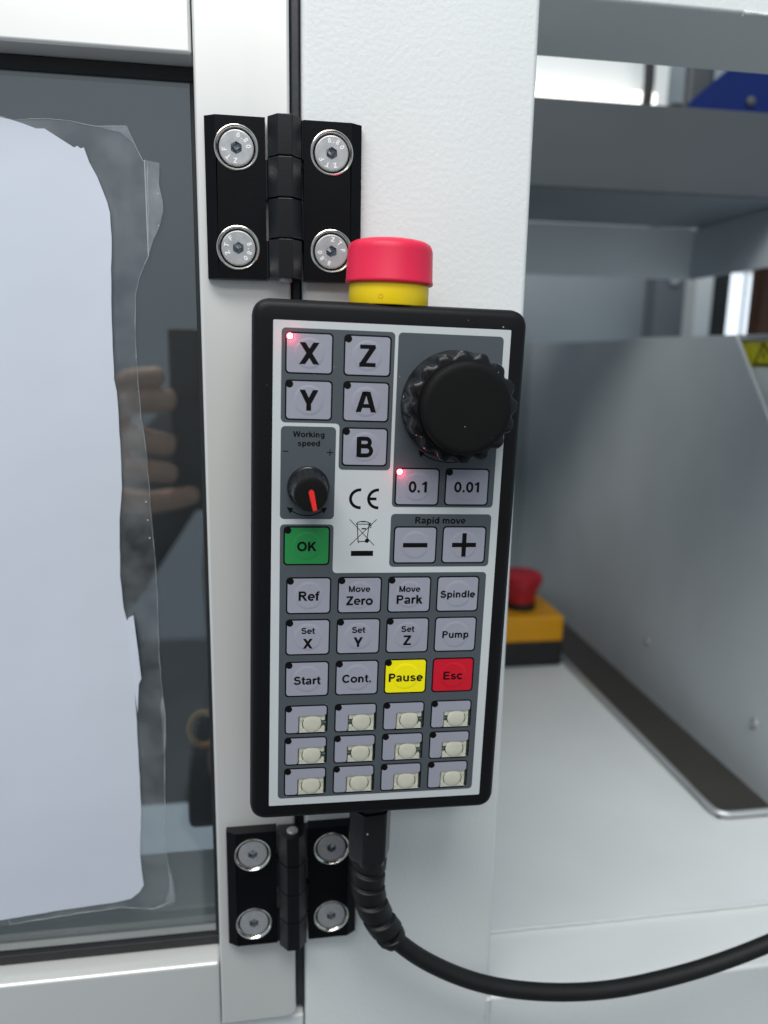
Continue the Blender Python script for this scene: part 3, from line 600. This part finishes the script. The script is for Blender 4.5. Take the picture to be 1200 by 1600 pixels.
names = {'-':'minus','+':'plus','.':''}
for k in keys:
    u0, v0, u1, v1 = k['u'], k['v'], k['u']+k['w'], k['v']+k['h']
    cu, cv = (u0+u1)/2, (v0+v1)/2
    win = [winrect(k, .02)] if k['blank'] else []
    # the key cap film: flat rim, raised round dome
    fu0, fv0, fu1, fv1 = u0+.55, v0+.55, u1-.55, v1-.55
    V, F = [], []
    if k['blank']:
        o_ = uv([(fu0,fv0),(fu1,fv0),(fu1,v0+4.5),(u0+5.3,v0+4.5),(u0+5.3,fv1),(fu0,fv1)])
        sheet_vf(roundpoly(o_, .9, 4), [], -0.37, 0.03, V, F)
        ko = mesh('blank_key', V, F, k['m'], pend)
    else:
        n = 40; c = (U(cu), Z(cv))
        sheet_vf(rrect(U(fu0),U(fu1),Z(fv1),Z(fv0),1.1,4), [circ(*c, 5.45, n)], -0.37, 0.03, V, F)
        b = len(V)
        for r, y in ((5.45,-.37),(5.2,-.40),(4.9,-.46),(4.6,-.49),(4.2,-.49),(2.0,-.48)): V += [(x,y,z) for x, z in circ(*c, r, n)]
        for j in range(5): F += [(b+j*n+i,b+j*n+(i+1)%n,b+(j+1)*n+(i+1)%n,b+(j+1)*n+i) for i in range(n)]
        F.append(tuple(b+5*n+i for i in range(n)))
        ko = mesh('key', V, F, k['m'], pend, 60)
    sheet('key_outline', rrect(U(u0),U(u1),Z(v1),Z(v0),1.45,5), win, -0.33, 0.03, 'ink', ko)
    if k['txt']:
        V, F = [], []
        if k['txt'] == 'minus': poly_vf([(U(cu-4.7),Z(cv+.85)),(U(cu+4.7),Z(cv+.85)),(U(cu+4.7),Z(cv-.85)),(U(cu-4.7),Z(cv-.85))], -.53, V, F)
        elif k['txt'] == 'plus':
            for a, b2 in ((4.7,.85),(.85,4.6)): poly_vf([(U(cu-a),Z(cv+b2)),(U(cu+a),Z(cv+b2)),(U(cu+a),Z(cv-b2)),(U(cu-a),Z(cv-b2))], -.53-.001*a, V, F)
        else:
            for t, cap, du, dv in k['txt']: text_vf(t, cap, U(cu+du), Z(cv+dv), -.53, V, F)
        mesh('lettering', V, F, 'ink', ko, fix=False)
    if k['led']:
        lc = (U(u0+1.55), 0, Z(v0+1.55))
        V, F = lathe([(1.28,.36),(1.28,.42),(1.1,.45),(.85,.44)], 24, 'y', lc); mesh('led_window', V, F, 'led_r' if k['lit'] else 'ink', ko, 60)
        if k['lit']:
            V, F = lathe([(.95,.44),(.9,.52),(.5,.6)], 20, 'y', lc); mesh('led_light', V, F, 'led', ko, 60)
            l = bpy.data.lights.new('led_glow','POINT'); l.energy = 0.0006; l.color = (1,.03,.10); l.shadow_soft_size = .0008
            lo = bpy.data.objects.new('led_glow', l); COL.objects.link(lo); lo.parent = ko; lo.location = Vector((lc[0]+.5,-2.1,lc[2]-.5))*S
    if k['blank']:
        # micro switch on the circuit board seen through the clear window
        wr = winrect(k, .3); x0, x1, z0, z1 = wr[0][0], wr[1][0], wr[2][1], wr[0][1]
        sheet('circuit_board', [(x0,z0),(x1,z0),(x1,z1),(x0,z1)], [], 1.3, 0.2, 'pcb', ko)
        c = (U(u0+10.65), Z(v0+8.15)); sx0, sx1, sz0, sz1 = c[0]-4.95, c[0]+4.95, c[1]-3.75, c[1]+3.75
        body = [(sx0,sz0),(sx1,sz0),(sx1,sz1),(sx0,sz1)]
        if k['blank'] == 'r': body = [(sx0,sz0),(sx1,sz0),(sx1,c[1]-1.3),(sx1-1.5,c[1]-1.3),(sx1-1.5,c[1]+1.3),(sx1,c[1]+1.3),(sx1,sz1),(sx0,sz1)]
        if k['blank'] == 'l': body = [(sx0,sz0),(sx1,sz0),(sx1,sz1),(sx0,sz1),(sx0,c[1]+1.3),(sx0+1.5,c[1]+1.3),(sx0+1.5,c[1]-1.3),(sx0,c[1]-1.3)]
        V, F = sheet_vf(roundpoly(body, .35, 3), [], 0.25, 1.0)
        b = len(V); n = 24
        for r, y in ((3.5,.23),(3.35,.0),(3.0,-.12),(1.0,-.16)):
            V += [(c[0]+r*math.cos(2*PI*i/n)*(1.04), y, c[1]+r*math.sin(2*PI*i/n)) for i in range(n)]
        for j in range(3): F += [(b+j*n+i,b+j*n+(i+1)%n,b+(j+1)*n+(i+1)%n,b+(j+1)*n+i) for i in range(n)]
        F.append(tuple(b+3*n+i for i in range(n)))
        for s in (-1, 1):                       # thin raised side clips with a slot beside the dome
            b = len(V); xx = c[0]+s*4.35
            V += [(xx-.35,-.02,sz0),(xx+.35,-.02,sz0),(xx+.35,-.02,c[1]-1.5),(xx-.35,-.02,c[1]-1.5),(xx-.35,.25,sz0),(xx+.35,.25,sz0),(xx+.35,.25,c[1]-1.5),(xx-.35,.25,c[1]-1.5)]
            F += [(b,b+1,b+2,b+3),(b,b+1,b+5,b+4),(b+1,b+2,b+6,b+5),(b+2,b+3,b+7,b+6),(b+3,b,b+4,b+7)]
            b = len(V)
            V += [(xx-.35,-.02,c[1]+1.5),(xx+.35,-.02,c[1]+1.5),(xx+.35,-.02,sz1),(xx-.35,-.02,sz1),(xx-.35,.25,c[1]+1.5),(xx+.35,.25,c[1]+1.5),(xx+.35,.25,sz1),(xx-.35,.25,sz1)]
            F += [(b,b+1,b+2,b+3),(b,b+1,b+5,b+4),(b+1,b+2,b+6,b+5),(b+2,b+3,b+7,b+6),(b+3,b,b+4,b+7)]
        mso = mesh('micro_switch', V, F, 'cream', ko, 40)
        V, F = [], []
        for a0 in (150, -30):
            stroke_vf([(c[0]+p_[0]*1.05, c[1]+p_[1]) for p_ in arc(0,0,3.55,3.55,a0,a0+60,8)], .3, .215, V, F)
        mesh('switch_slot', V, F, 'ink', ko, fix=False)
        if k['blank'] in 'rl':
            s = 1 if k['blank'] == 'r' else -1
            xx = c[0]+s*4.4; box('board_trace', xx-1.0, xx+1.0, 1.15, 1.28, c[1]-.28, c[1]+.28, 'trace', ko)
        sheet('clear_window', winrect(k, .04), [], -0.20, 0, 'clear', ko)

# printed marks
for t, cap, u, v in (('Working',2.05,13.05,39.4),('speed',2.05,13.05,42.6),('Rapid move',2.5,62.9,70.7)):
    V, F = [], []; text_vf(t, cap, U(u), Z(v), -.31, V, F); mesh('printed_word', V, F, 'ink', pend, fix=False)
V, F = [], []
stroke_vf(uv([(3.7,45.6),(5.8,45.6)]), .32, -.31, V, F)
stroke_vf(uv([(19.5,45.8),(21.9,45.8)]), .32, -.31, V, F); stroke_vf(uv([(20.7,44.6),(20.7,47.0)]), .32, -.313, V, F)
mesh('printed_signs', V, F, 'ink', pend, fix=False)
V, F = [], []
a = arc(12.8,59.4,9.7,9.7,55,125,20); stroke_vf(uv(a), .38, -.31, V, F)
for s in (-1,1):
    ph = math.radians(90+s*46); tip = (12.8+s*7.35, 66.05); inn = (12.8+s*5.2, 67.7)
    poly_vf(uv([tip,(12.8+s*4.95,66.35),(12.8+s*6.1,68.4)]), -.312, V, F)
a = arc(65.5,27.6,21.1,21.1,78,122,20); stroke_vf(uv(a), .36, -.31, V, F)
poly_vf(uv([(53.2,44.4),(55.6,45.3),(54.1,47.0)]), -.312, V, F)
mesh('printed_arrows', V, F, 'ink', pend, fix=False)
V, F = [], []
stroke_vf(uv(arc(32.2,62.7,3.55,3.35,92,268,22)), 1.1, -.27, V, F); stroke_vf(uv([(32.0,59.35),(32.5,59.35)]),1.1,-.272,V,F); stroke_vf(uv([(32.0,66.05),(32.5,66.05)]),1.1,-.272,V,F)
stroke_vf(uv(arc(38.9,62.7,3.55,3.35,92,268,22)), 1.1, -.27, V, F); stroke_vf(uv([(38.7,59.35),(39.1,59.35)]),1.1,-.272,V,F); stroke_vf(uv([(38.7,66.05),(39.1,66.05)]),1.1,-.272,V,F)
stroke_vf(uv([(35.6,62.7),(38.3,62.7)]), 1.05, -.274, V, F)
mesh('conformity_mark', V, F, 'ink', pend, fix=False)
V, F = [], []
for q in ([(28.6,70.5),(38.05,80.4)],[(38.65,70.45),(28.85,80.35)]): stroke_vf(uv(q), .26, -.27, V, F)
for q in ([(31.45,72.3),(31.95,79.0)],[(35.85,72.3),(35.3,78.0)],[(32.0,78.9),(34.6,78.9)],[(31.0,72.25),(36.5,72.25)],[(31.1,72.1),(31.7,71.5),(33.0,71.2),(34.3,71.2),(35.4,71.5),(36.3,72.1)],
          [(36.0,72.6),(36.6,72.6),(36.6,73.6),(36.0,73.6)],[(32.1,79.0),(32.1,79.5)],[(36.0,71.9),(36.6,71.9)]): stroke_vf(uv(q), .32, -.273, V, F)
stroke_vf(uv([(33.1,74.0),(34.8,74.0)]), .5, -.274, V, F); stroke_vf(uv([(33.0,71.3),(34.4,71.3)]), .5, -.275, V, F)
poly_vf(uv(circ(35.25,78.6,.8,18)), -.276, V, F)
poly_vf(uv([(29.4,82.45),(37.75,82.45),(37.75,84.45),(29.4,84.45)]), -.27, V, F)
mesh('crossed_bin_symbol', V, F, 'ink', pend, fix=False)

# handwheel
hw = thing('x','x','x'); bpy.data.objects.remove(hw)
c = (U(65.5), -.29, Z(27.55)); n = 192; V, F = [], []
prof = [(19.4,0,0),(19.75,.5,0),(19.75,2.2,0),(19.55,3.2,.5),(19.65,6,1.2),(19.8,10,1.6),(19.8,13.4,1.8),(19.45,14.4,1.75),(18.4,14.9,1.2),(16.6,15.0,.1),(16.3,15.0,0)]
for r, h, d in prof:
    for i in range(n):
        a = 2*PI*i/n; ph = (a*16/(2*PI)+.35) % 1; fl = (.5+.5*math.cos(2*PI*ph))**1.7
        rr = r-d*fl; V.append((c[0]+rr*math.cos(a), c[1]-h, c[2]+rr*math.sin(a)))
for j in range(len(prof)-1): F += [(j*n+i,j*n+(i+1)%n,(j+1)*n+(i+1)%n,(j+1)*n+i) for i in range(n)]
F.append(tuple((len(prof)-1)*n+i for i in range(n))); F.append(tuple(range(n)))
hwo = mesh('handwheel', V, F, 'gloss', pend, 40)
V, F = lathe([(15.9,14.9),(15.85,18.6),(15.6,19.5),(15.0,19.95),(13.5,20.05),(4,20.0)], 72, 'y', c); mesh('face_cap', V, F, 'matte', hwo, 50)

# speed knob
c = (U(13.05), -.29, Z(58.45))
V, F = lathe([(7.6,0),(7.65,1.0),(7.45,1.5),(7.1,1.7),(7.0,2.2),(7.05,2.9),(6.85,3.4),(6.75,4.2),(5.95,15.3)], 96, 'y', c)
for j in (7,8):
    for i in range(96):
        x_, y_, z_ = V[j*96+i]; f_ = 1-(.055 if (i//2) % 3 == 0 else 0); V[j*96+i] = (c[0]+(x_-c[0])*f_, y_, c[2]+(z_-c[2])*f_)
sk = mesh('speed_knob', V, F, 'gloss', pend, 35)
V, F = lathe([(5.95,15.3),(5.85,16.2),(5.5,16.9),(4.8,17.0),(2,16.95)], 56, 'y', c); mesh('knob_cap', V, F, 'matte', sk, 50)
dx, dz = 1.5/7.1, -6.9/7.1; nx, nz = -dz, dx; x0, z0 = c[0]+.05, c[2]+1.0
prf = [(0,.95,17.5),(6.3,.72,17.5),(6.75,.72,17.1),(7.0,.72,12.5)]
V, F = [], []
for a in range(7):
    an = math.radians(90+180*a/6); V.append((x0+dx*(.95*math.cos(an))-nx*.95*math.sin(an)*-1, c[1]-17.5, z0+dz*(.95*math.cos(an))+nz*.95*math.sin(an)))
b0 = len(V); rows = []
for t, hw_, h in prf:
    rows.append((len(V), len(V)+1)); V += [(x0+dx*t+nx*hw_, c[1]-h, z0+dz*t+nz*hw_), (x0+dx*t-nx*hw_, c[1]-h, z0+dz*t-nz*hw_)]
F.append(tuple(range(7)))
for i in range(len(rows)-1): F.append((rows[i][0],rows[i][1],rows[i+1][1],rows[i+1][0]))
kk = len(V); V += [(x, y+.6 if i < b0+6 else y, z) for i, (x, y, z) in enumerate(list(V))]
for i in range(len(rows)-1):
    for s in (0,1): F.append((rows[i][s],rows[i+1][s],kk+rows[i+1][s],kk+rows[i][s]))
for i in range(6): F.append((i,i+1,kk+i+1,kk+i))
mesh('pointer', V, F, 'point', sk)

# emergency stop on the top edge
ec = (U(42.4), 15.0, 0)
V, F = lathe([(14.5,Z(-7.1)),(14.75,Z(-7.6)),(14.75,Z(-14.3)),(14.4,Z(-14.7)),(14.2,Z(-15.5))], 72, 'z', ec)
es = mesh('emergency_stop_button', V, F, 'yellow', pend, 40)
V, F = lathe([(14.3,Z(-15.2)),(15.8,Z(-14.7)),(16.15,Z(-15.0)),(16.15,Z(-15.9)),(15.95,Z(-16.4)),(15.6,Z(-26.2)),(15.3,Z(-27.6)),(14.6,Z(-28.8)),(13.2,Z(-29.6)),(11.0,Z(-30.1)),(8,Z(-30.5)),(2,Z(-30.7))], 80, 'z', ec)
mesh('mushroom_cap', V, F, 'red', es, 50)
V, F = [], []
for i in range(20):
    a = 2*PI*i/20
    for r in (.62,.85):
        an = math.radians(-90-20)+(r*math.cos(a))/14.8; V.append((ec[0]+14.82*math.cos(an), ec[1]+14.82*math.sin(an), Z(-9.6)+r*math.sin(a)))
F = [(2*i,2*((i+1)%20),2*((i+1)%20)+1,2*i+1) for i in range(20)]
mesh('mould_mark', V, F, 'amber', es)

# cable gland and strain relief under the bottom edge
gc = (U(43.0), 15.0)
def hexring(R, z, ph=math.radians(8), n=6):
    out = []
    for i in range(n):
        for t in (-.16,.16):
            a0 = ph+2*PI*i/n; p = Vector((math.cos(a0),math.sin(a0))); q = Vector((math.cos(a0+math.copysign(2*PI/n,t)),math.sin(a0+math.copysign(2*PI/n,t))))
            e = p.lerp(q, abs(t)*.5); out.append((gc[0]+R*e.x, gc[1]+R*e.y, z))
    return out
V, F = [], []
gp = [(8.6,Z(192.5)),(8.6,Z(196.5)),(8.1,Z(196.8)),(8.1,Z(197.4)),(9.3,Z(197.8)),(9.35,Z(198.6)),(9.3,Z(219.5)),(8.6,Z(222.3)),(7.6,Z(224.2))]
for R, z in gp: V += hexring(R, z)
n = 12
for j in range(len(gp)-1): F += [(j*n+i,j*n+(i+1)%n,(j+1)*n+(i+1)%n,(j+1)*n+i) for i in range(n)]
F.append(tuple(range(n))); F.append(tuple((len(gp)-1)*n+i for i in range(n)))
gl = mesh('cable_gland', V, F, 'gloss', pend, 25)
rp = spline([w2l(p) for p in ((50.8,-31,-286),(50.5,-31,-294),(50.6,-31,-301),(52.3,-31,-310),(56.3,-31,-319.5),(61.5,-31,-327.6))], 40)
m_ = len(rp)
def spiral(i, t, an):
    ph = (t*5.0-an/(2*PI)) % 1; d_ = min(ph, 1-ph)*2; s = max(0, min(1, (d_-.18)/.22)); return 1.5*s*s*(3-2*s)-1.0
V, F = tube(rp, [7.4-1.3*(i/(m_-1)) for i in range(m_)], 40, spiral); mesh('strain_relief', V, F, 'cable', gl, 75)
rp2 = [w2l(p) for p in ((60.6,-31,-326.3),(62.0,-31,-328.3),(63.4,-31,-330.0))]
V, F = tube(rp2, [6.0,6.1,5.4], 24); mesh('relief_collar', V, F, 'cable', gl, 50)

cp = spline([(52.8,-31,-312),(61.6,-31,-327.8),(79.5,-31,-344.2),(105,-32,-357.6),(135,-33,-365.0),(167,-33,-367.8),(200,-32,-365.6),(230,-31,-360.2),(262,-29.5,-351.5),(300,-28,-337.5),(340,-26,-318),(380,-20,-295)], 12)
V, F = tube(cp, 3.85, 22); o = mesh('control_cable', V, F, 'cable', None, 60)
tag(o, 'thick black cable sagging from the pendant towards the lower right', 'cable')

# ================================================================== SIDE COMPARTMENT
o = thing('compartment_floor', 'light grey sheet metal floor of the open side compartment', 'floor panel', (120,42,-397)); 
fl_ = o; box('floor_sheet', -88,420,0.5,660,-1.0,1.0,'coat_l',fl_,.8)
V, F = tube([(x, .9+math.sin(x*.07)*.12, .4+math.sin(x*.045)*.15) for x in range(-80, 420, 6)], .95, 8); mesh('sealant_bead', V, F, 'weld', fl_, 60)
gp_ = thing('guard_panel', 'grey upright guard panel with a cut off corner in the side compartment', 'panel', (373,140,-396))
pts = [(100,-395.5),(760,-395.5),(760,-60),(240,-57),(188,-119),(140,-170),(100,-200)]
V, F = [], []
k = len(pts)
for x in (0, 3): V += [(x, y-140, z+396) for y, z in pts]
F = [tuple(range(k)), tuple(range(k, 2*k))]+[(i,(i+1)%k,k+(i+1)%k,k+i) for i in range(k)]
mesh('panel_sheet', V, F, 'coat_g', gp_)
for (y, z) in ((330,-343),(163,-344)):
    V, F = lathe([(4.2,0),(4.0,1.2),(2.4,2.2),(1.2,1.4)], 20, 'z', (0,0,0)); V = [(-vz, vx+y-140, vy+z+396) for vx, vy, vz in V]
    mesh('panel_screw', V, F, 'zinc', gp_, 40)
sp_ = thing('rear_guard_panel', 'paler panel behind the cut off corner carrying the warning sticker', 'panel', (380,150,-396))
box('panel_sheet', 0,3,-40,260,0.5,336,'coat_l',sp_)
box('edge_rail', -3,5,-40,260,336.2,340,'lip',sp_,1)
st = thing('warning_sticker', 'yellow warning sticker with a black bordered triangle on the panel', 'sticker', (379.4,235,-95))
V = [(0,-9,15),(0,-60,15),(0,-60,33.6),(0,12,33.6)]; V += [(.3,y,z) for _,y,z in V]; mesh('sticker_sheet', V, [(0,1,2,3),(4,5,6,7),(0,1,5,4),(1,2,6,5),(2,3,7,6),(3,0,4,7)], 'stick', st)
V, F = [], []
T = [(-13,16.5),(-40,16.5),(-21,32)]
for i in range(3):
    a_, b_ = Vector(T[i]), Vector(T[(i+1)%3]); d = (b_-a_).normalized(); nn = Vector((-d.y,d.x))*.85; bq = len(V)
    V += [(-.15-.01*i, q.x, q.y) for q in (a_-nn-d*.85, b_-nn+d*.85, b_+nn+d*.85, a_+nn-d*.85)]; F.append((bq,bq+1,bq+2,bq+3))
for poly in ([(-20,29),(-25,23),(-23,23),(-26,18),(-21,24),(-22.5,24)],): 
    bq = len(V); V += [(-.2,y,z) for y, z in poly]; F.append(tuple(range(bq,bq+len(poly))))
mesh('triangle_symbol', V, F, 'ink', st, fix=False)
# drip tray along the foot of the panel
dt = thing('drip_tray', 'long dark metal drip tray with a bright rolled lip on the compartment floor', 'tray', (324,124,-396))
box('tray_floor', 1,47.5,1,520,1.0,2.0,'tray',dt)
lp = [(47,0,4.2),(14,0,4.2),(7,.6,4.2),(3,2.6,4.2),(.8,6,4.2),(0,11,4.2),(0,522,4.2)]
V, F = tube(spline(lp[:6], 6)+[Vector((0,y,4.2)) for y in range(40,530,40)], 2.1, 10); mesh('rolled_lip', V, F, 'lip', dt, 60)
V, F = [], []
wl = spline(lp[:6], 6)+[Vector((0,y,4.2)) for y in range(40,530,40)]
for q in wl: V += [(q.x,q.y,.4),(q.x,q.y,4.0)]
F = [(2*i,2*i+2,2*i+3,2*i+1) for i in range(len(wl)-1)]; mesh('tray_wall', V, F, 'tray', dt)
# emergency stop box on the floor
eb = thing('emergency_stop_box', 'blurred yellow and black box with red mushroom button at the back of the compartment', 'stop button', (282,434,-396))
box('box_base', -37,36,-33,37,0.6,27,'rubber',eb,2.5)
box('box_cover', -37.4,36.4,-33.4,37.4,27.2,56,'amber',eb,4)
V, F = lathe([(16,56),(16,64)], 40, 'z', (-2,-2,0)); mesh('button_collar', V, F, 'rubber', eb, 40)
V, F = lathe([(13,63),(15,63.6),(16.2,73),(19.6,81),(22,87),(21.6,92.5),(18,95.6),(8,97)], 44, 'z', (-2,-2,0)); mesh('mushroom_button', V, F, 'red_d', eb, 40)

# blurred machine structure above and behind
gb = thing('gantry_beam', 'grey horizontal beam, its front coloured dark as shade, across the upper back of the compartment', 'beam', (335,374,55))
box('beam_body', -305,305,-71,74,0,66.5,'coat_m',gb,3); box('shade_toned_front', -305,305,-74,-71.4,1.5,67,'slate',gb,1)  # thin front slab puts the beam's backlit shade into a darker colour
hd = thing('header_panel', 'grey hanging header panel under the dark beam', 'panel', (250,450,5))
box('header_sheet', -220,204,-1,3,0,49.4,'coat_l',hd,.6)
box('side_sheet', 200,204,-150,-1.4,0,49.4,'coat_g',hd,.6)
o = box('back_wall', 29.5,900,700,706,-480,345,'coat_m'); o['kind']='structure'; o['label']='grey rear wall of the side compartment'
o = box('dark_pillar', 530,589,668,698,-120,120,'coat_d',None,2); tag(o,'dark grey pillar on the rear wall of the compartment','pillar')
o = box('pale_pillar', 571,596,640,698,-120,120,'coat_l',None,4); tag(o,'pale narrow post standing beside the dark pillar at the back','post')
o = box('slate_pillar', 598,624,648,698,-120,120,'rubber',None,2); tag(o,'black narrow post between the pale post and bright window','post')
wn = thing('rear_window', 'small bright window glowing at the back of the compartment', 'window', (672,690,-70))
box('glowing_pane', -22,28,0,3,0,110,'day',wn); box('window_mullion', -2,0.5,-4,-.5,0,110,'coat_d',wn); box('window_lintel', -25,60,-8,3,110.5,140,'coat_l',wn,2)
o = box('brown_conduit', 560,600,490,512,-60,92,'brown',None,6); tag(o,'dark brown upright conduit at the right edge near the bright window','conduit')
V, F = lathe([(7,0),(6,3),(3,5)],18,'y',(552,664,26)); o = mesh('pillar_bolt', V, F, 'lip', None, 50); tag(o,'round pale bolt head near the top of the dark pillar','bolt')
# the bright gap above the beam
o = box('white_cover_panel', 250,500,625,629,190,335,'coat',None,1); tag(o,'white panel in the gap above the dark beam','panel')
lf = thing('light_fitting', 'bright lamp strip lighting the gap above the dark beam', 'lamp', (400,596,205))
box('lamp_tube', -110,72,0,10,8,24,'tube',lf,3); box('lamp_bracket', -112,74,10.4,28,4,8,'coat',lf,1)
V, F = tube([(452,582,200),(453,581,235),(451,583,300)], 6, 12); o = mesh('hanging_cable', V, F, 'rubber', None, 50); tag(o,'short dark cable hanging in front of the white panel','cable')
o = box('black_fixing_block', 424,444,470,482,122.6,180,'rubber',None,5); tag(o,'small black block on the dark beam beside the blue plate','block')
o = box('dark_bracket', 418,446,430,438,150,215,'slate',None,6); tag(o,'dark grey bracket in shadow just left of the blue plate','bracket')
bp_ = thing('blue_plate', 'blue painted plate with a slanted edge and bolt above the dark beam', 'plate', (440,400,122))
pts = [(-34,1),(-34,36),(4,68),(170,68),(170,1)]; V = []
for y in (0,8): V += [(x,y,z) for x, z in pts]
k = len(pts); mesh('plate_sheet', V, [tuple(range(k)),tuple(range(k,2*k))]+[(i,(i+1)%k,k+(i+1)%k,k+i) for i in range(k)], 'blue', bp_)
V, F = lathe([(4.5,0),(4.2,3),(2.5,4)],18,'y',(26,0,40)); mesh('plate_bolt', V, F, 'slate', bp_, 40)

# ================================================================== HAND AND PHONE (seen as a reflection in the pane)
ph = thing('phone', 'dark phone held upright in front of the machine, mirrored in the pane', 'phone', (-28,-331,-215))
box('phone_body', -41,41,-8.5,-0.5,0,158,'phone',ph,3.5)
V, F = lathe([(6.5,-1),(6.5,1.2),(6.0,1.5)],24,'y',(0,0,0)); V = [(x-5,-y-.2,z+141) for x, y, z in V]; mesh('camera_lens', V, F, 'gloss', ph, 40)
def skin_mesh(name, joints, links_, root, mat_, parent=None, grow=1.0):
    """joints: name -> (x, y, z, rx[, ry]); grows one continuous tapered surface along the links"""
    ks = list(joints); ix = {k: i for i, k in enumerate(ks)}
    me = bpy.data.meshes.new(name)
    me.from_pydata([(joints[k][0]*S, joints[k][1]*S, joints[k][2]*S) for k in ks], [(ix[a], ix[b]) for a, b in links_], []); me.update()
    ob = bpy.data.objects.new(name, me); COL.objects.link(ob); ob.modifiers.new('skin', 'SKIN')
    for k, v in zip(ks, me.skin_vertices[0].data):
        q = joints[k]; v.radius = (q[3]*S*grow, (q[4] if len(q) > 4 else q[3])*S*grow); v.use_root = (k == root)
    ss = ob.modifiers.new('sub', 'SUBSURF'); ss.levels = 2; ss.render_levels = 2
    nm = bpy.data.meshes.new_from_object(ob.evaluated_get(bpy.context.evaluated_depsgraph_get()))
    bpy.data.objects.remove(ob); nm.name = name; nm.materials.clear()
    return link(name, nm, mat_, parent, 180)
BJ = dict(pelvis=(-40,-790,-720,150,110), waist=(-40,-775,-560,140,105), chest=(-40,-760,-330,160,115), collar=(-40,-755,-170,95,80), neck=(-40,-742,-90,56,56), jaw=(-40,-722,-25,66,72), skull=(-40,-735,60,78,88), crown=(-40,-738,120,55,65), nose=(-40,-640,5,14,14),
    sl=(-215,-755,-205,66,66), el=(-310,-610,-425,46,46), wl=(-205,-415,-255,27,27), pa=(-152,-374,-192,24,26), pc=(-128,-358,-150,22,25),
    sr=(135,-755,-205,66,66), er=(205,-720,-470,46,46), wr=(170,-640,-690,28,28), hr=(160,-610,-770,34,22), hf=(158,-600,-850,20,12),
    hl=(-130,-790,-800,90,90), kl=(-140,-770,-1150,62,62), al=(-145,-800,-1480,42,42), fl=(-150,-680,-1515,40,24),
    hR=(50,-790,-800,90,90), kR=(60,-770,-1150,62,62), aR=(65,-800,-1480,42,42), fR=(70,-680,-1515,40,24))
BL = [('pelvis','waist'),('waist','chest'),('chest','collar'),('collar','neck'),('neck','jaw'),('jaw','skull'),('skull','crown'),('jaw','nose'),('collar','sl'),('sl','el'),('el','wl'),('wl','pa'),('pa','pc'),
      ('collar','sr'),('sr','er'),('er','wr'),('wr','hr'),('hr','hf'),('pelvis','hl'),('hl','kl'),('kl','al'),('al','fl'),('pelvis','hR'),('hR','kR'),('kR','aR'),('aR','fR')]
for k in BJ:
    if k not in ('el','wl','pa','pc'): BJ[k] = (BJ[k][0]+115, *BJ[k][1:])
BJ['el'] = (-235,-610,-430,46,46)
for n_, (kz, mz, tz, tx, r) in enumerate(((-116,-102,-96,-70,10.5),(-133,-119,-116,-61,12),(-153,-149,-156,-63,11.5),(-170,-176,-180,-62,10))):
    BJ.update({'a%d'%n_: (-116,-351,kz,12,12), 'b%d'%n_: (-104,-331,mz,r+.6,r+.6), 'c%d'%n_: (-84,-322,(mz+tz)/2,r,r), 'd%d'%n_: (tx,-321,tz,r*.84,r*.84)})
    BL += [('pc','a%d'%n_),('a%d'%n_,'b%d'%n_),('b%d'%n_,'c%d'%n_),('c%d'%n_,'d%d'%n_)]
BJ.update(t0=(-135,-372,-207,13,13), t1=(-98,-352,-212,11.5,11.5), t2=(-70,-336,-205,10.5,10.5), t3=(-46,-326,-198,8.6,8.6)); BL += [('pa','t0'),('t0','t1'),('t1','t2'),('t2','t3')]
per = skin_mesh('person', BJ, BL, 'pelvis', 'skin')
tag(per, 'person in dark clothes holding up a phone, hand mirrored in the dark pane', 'person')
sub = lambda names: ({k: BJ[k] for k in names}, [e for e in BL if e[0] in names and e[1] in names])
J1 = dict(BJ); J1['wl'] = (-222,-448,-282,30,30); J1['wr'] = (287,-648,-660,32,32)
ks = ['pelvis','waist','chest','collar','sl','el','wl','sr','er','wr']
skin_mesh('jacket', {k: J1[k] for k in ks}, [e for e in BL if e[0] in ks and e[1] in ks], 'pelvis', 'cloth_d', per, 1.12)
ks = ['pelvis','hl','kl','al','hR','kR','aR']
skin_mesh('trousers', {k: (*BJ[k][:2], BJ[k][2]-(30 if k == 'pelvis' else 0), *BJ[k][3:]) for k in ks}, [e for e in BL if e[0] in ks and e[1] in ks], 'pelvis', 'cloth_b', per, 1.10)
HJ = dict(h0=(75,-775,20,74,60), h1=(75,-762,80,80,78), h2=(75,-725,128,58,62)); skin_mesh('hair', HJ, [('h0','h1'),('h1','h2')], 'h1', 'hair', per)
for sx in (-1,1):
    V, F = lathe([(20,-4),(18,4),(8,5)], 14, 'y', (0,0,0)); V = [(75+sx*(74+y*.8), -725+x*.6, 10+z*1.4) for x, y, z in V]; mesh('ear', V, F, 'skin', per, 60)
    V, F = lathe([(11,0),(8,5),(3,7)], 14, 'y', (75+sx*30,-652,35)); mesh('eye', V, F, 'film_e', per, 60)

g = box('ground', -2500,2500,-3500,900,-1550,-1540,mat('workshop_floor',(0.30,0.31,0.315),0.5,vary=0.15,vscale=3)); g['kind']='structure'; g['label']='grey workshop floor'
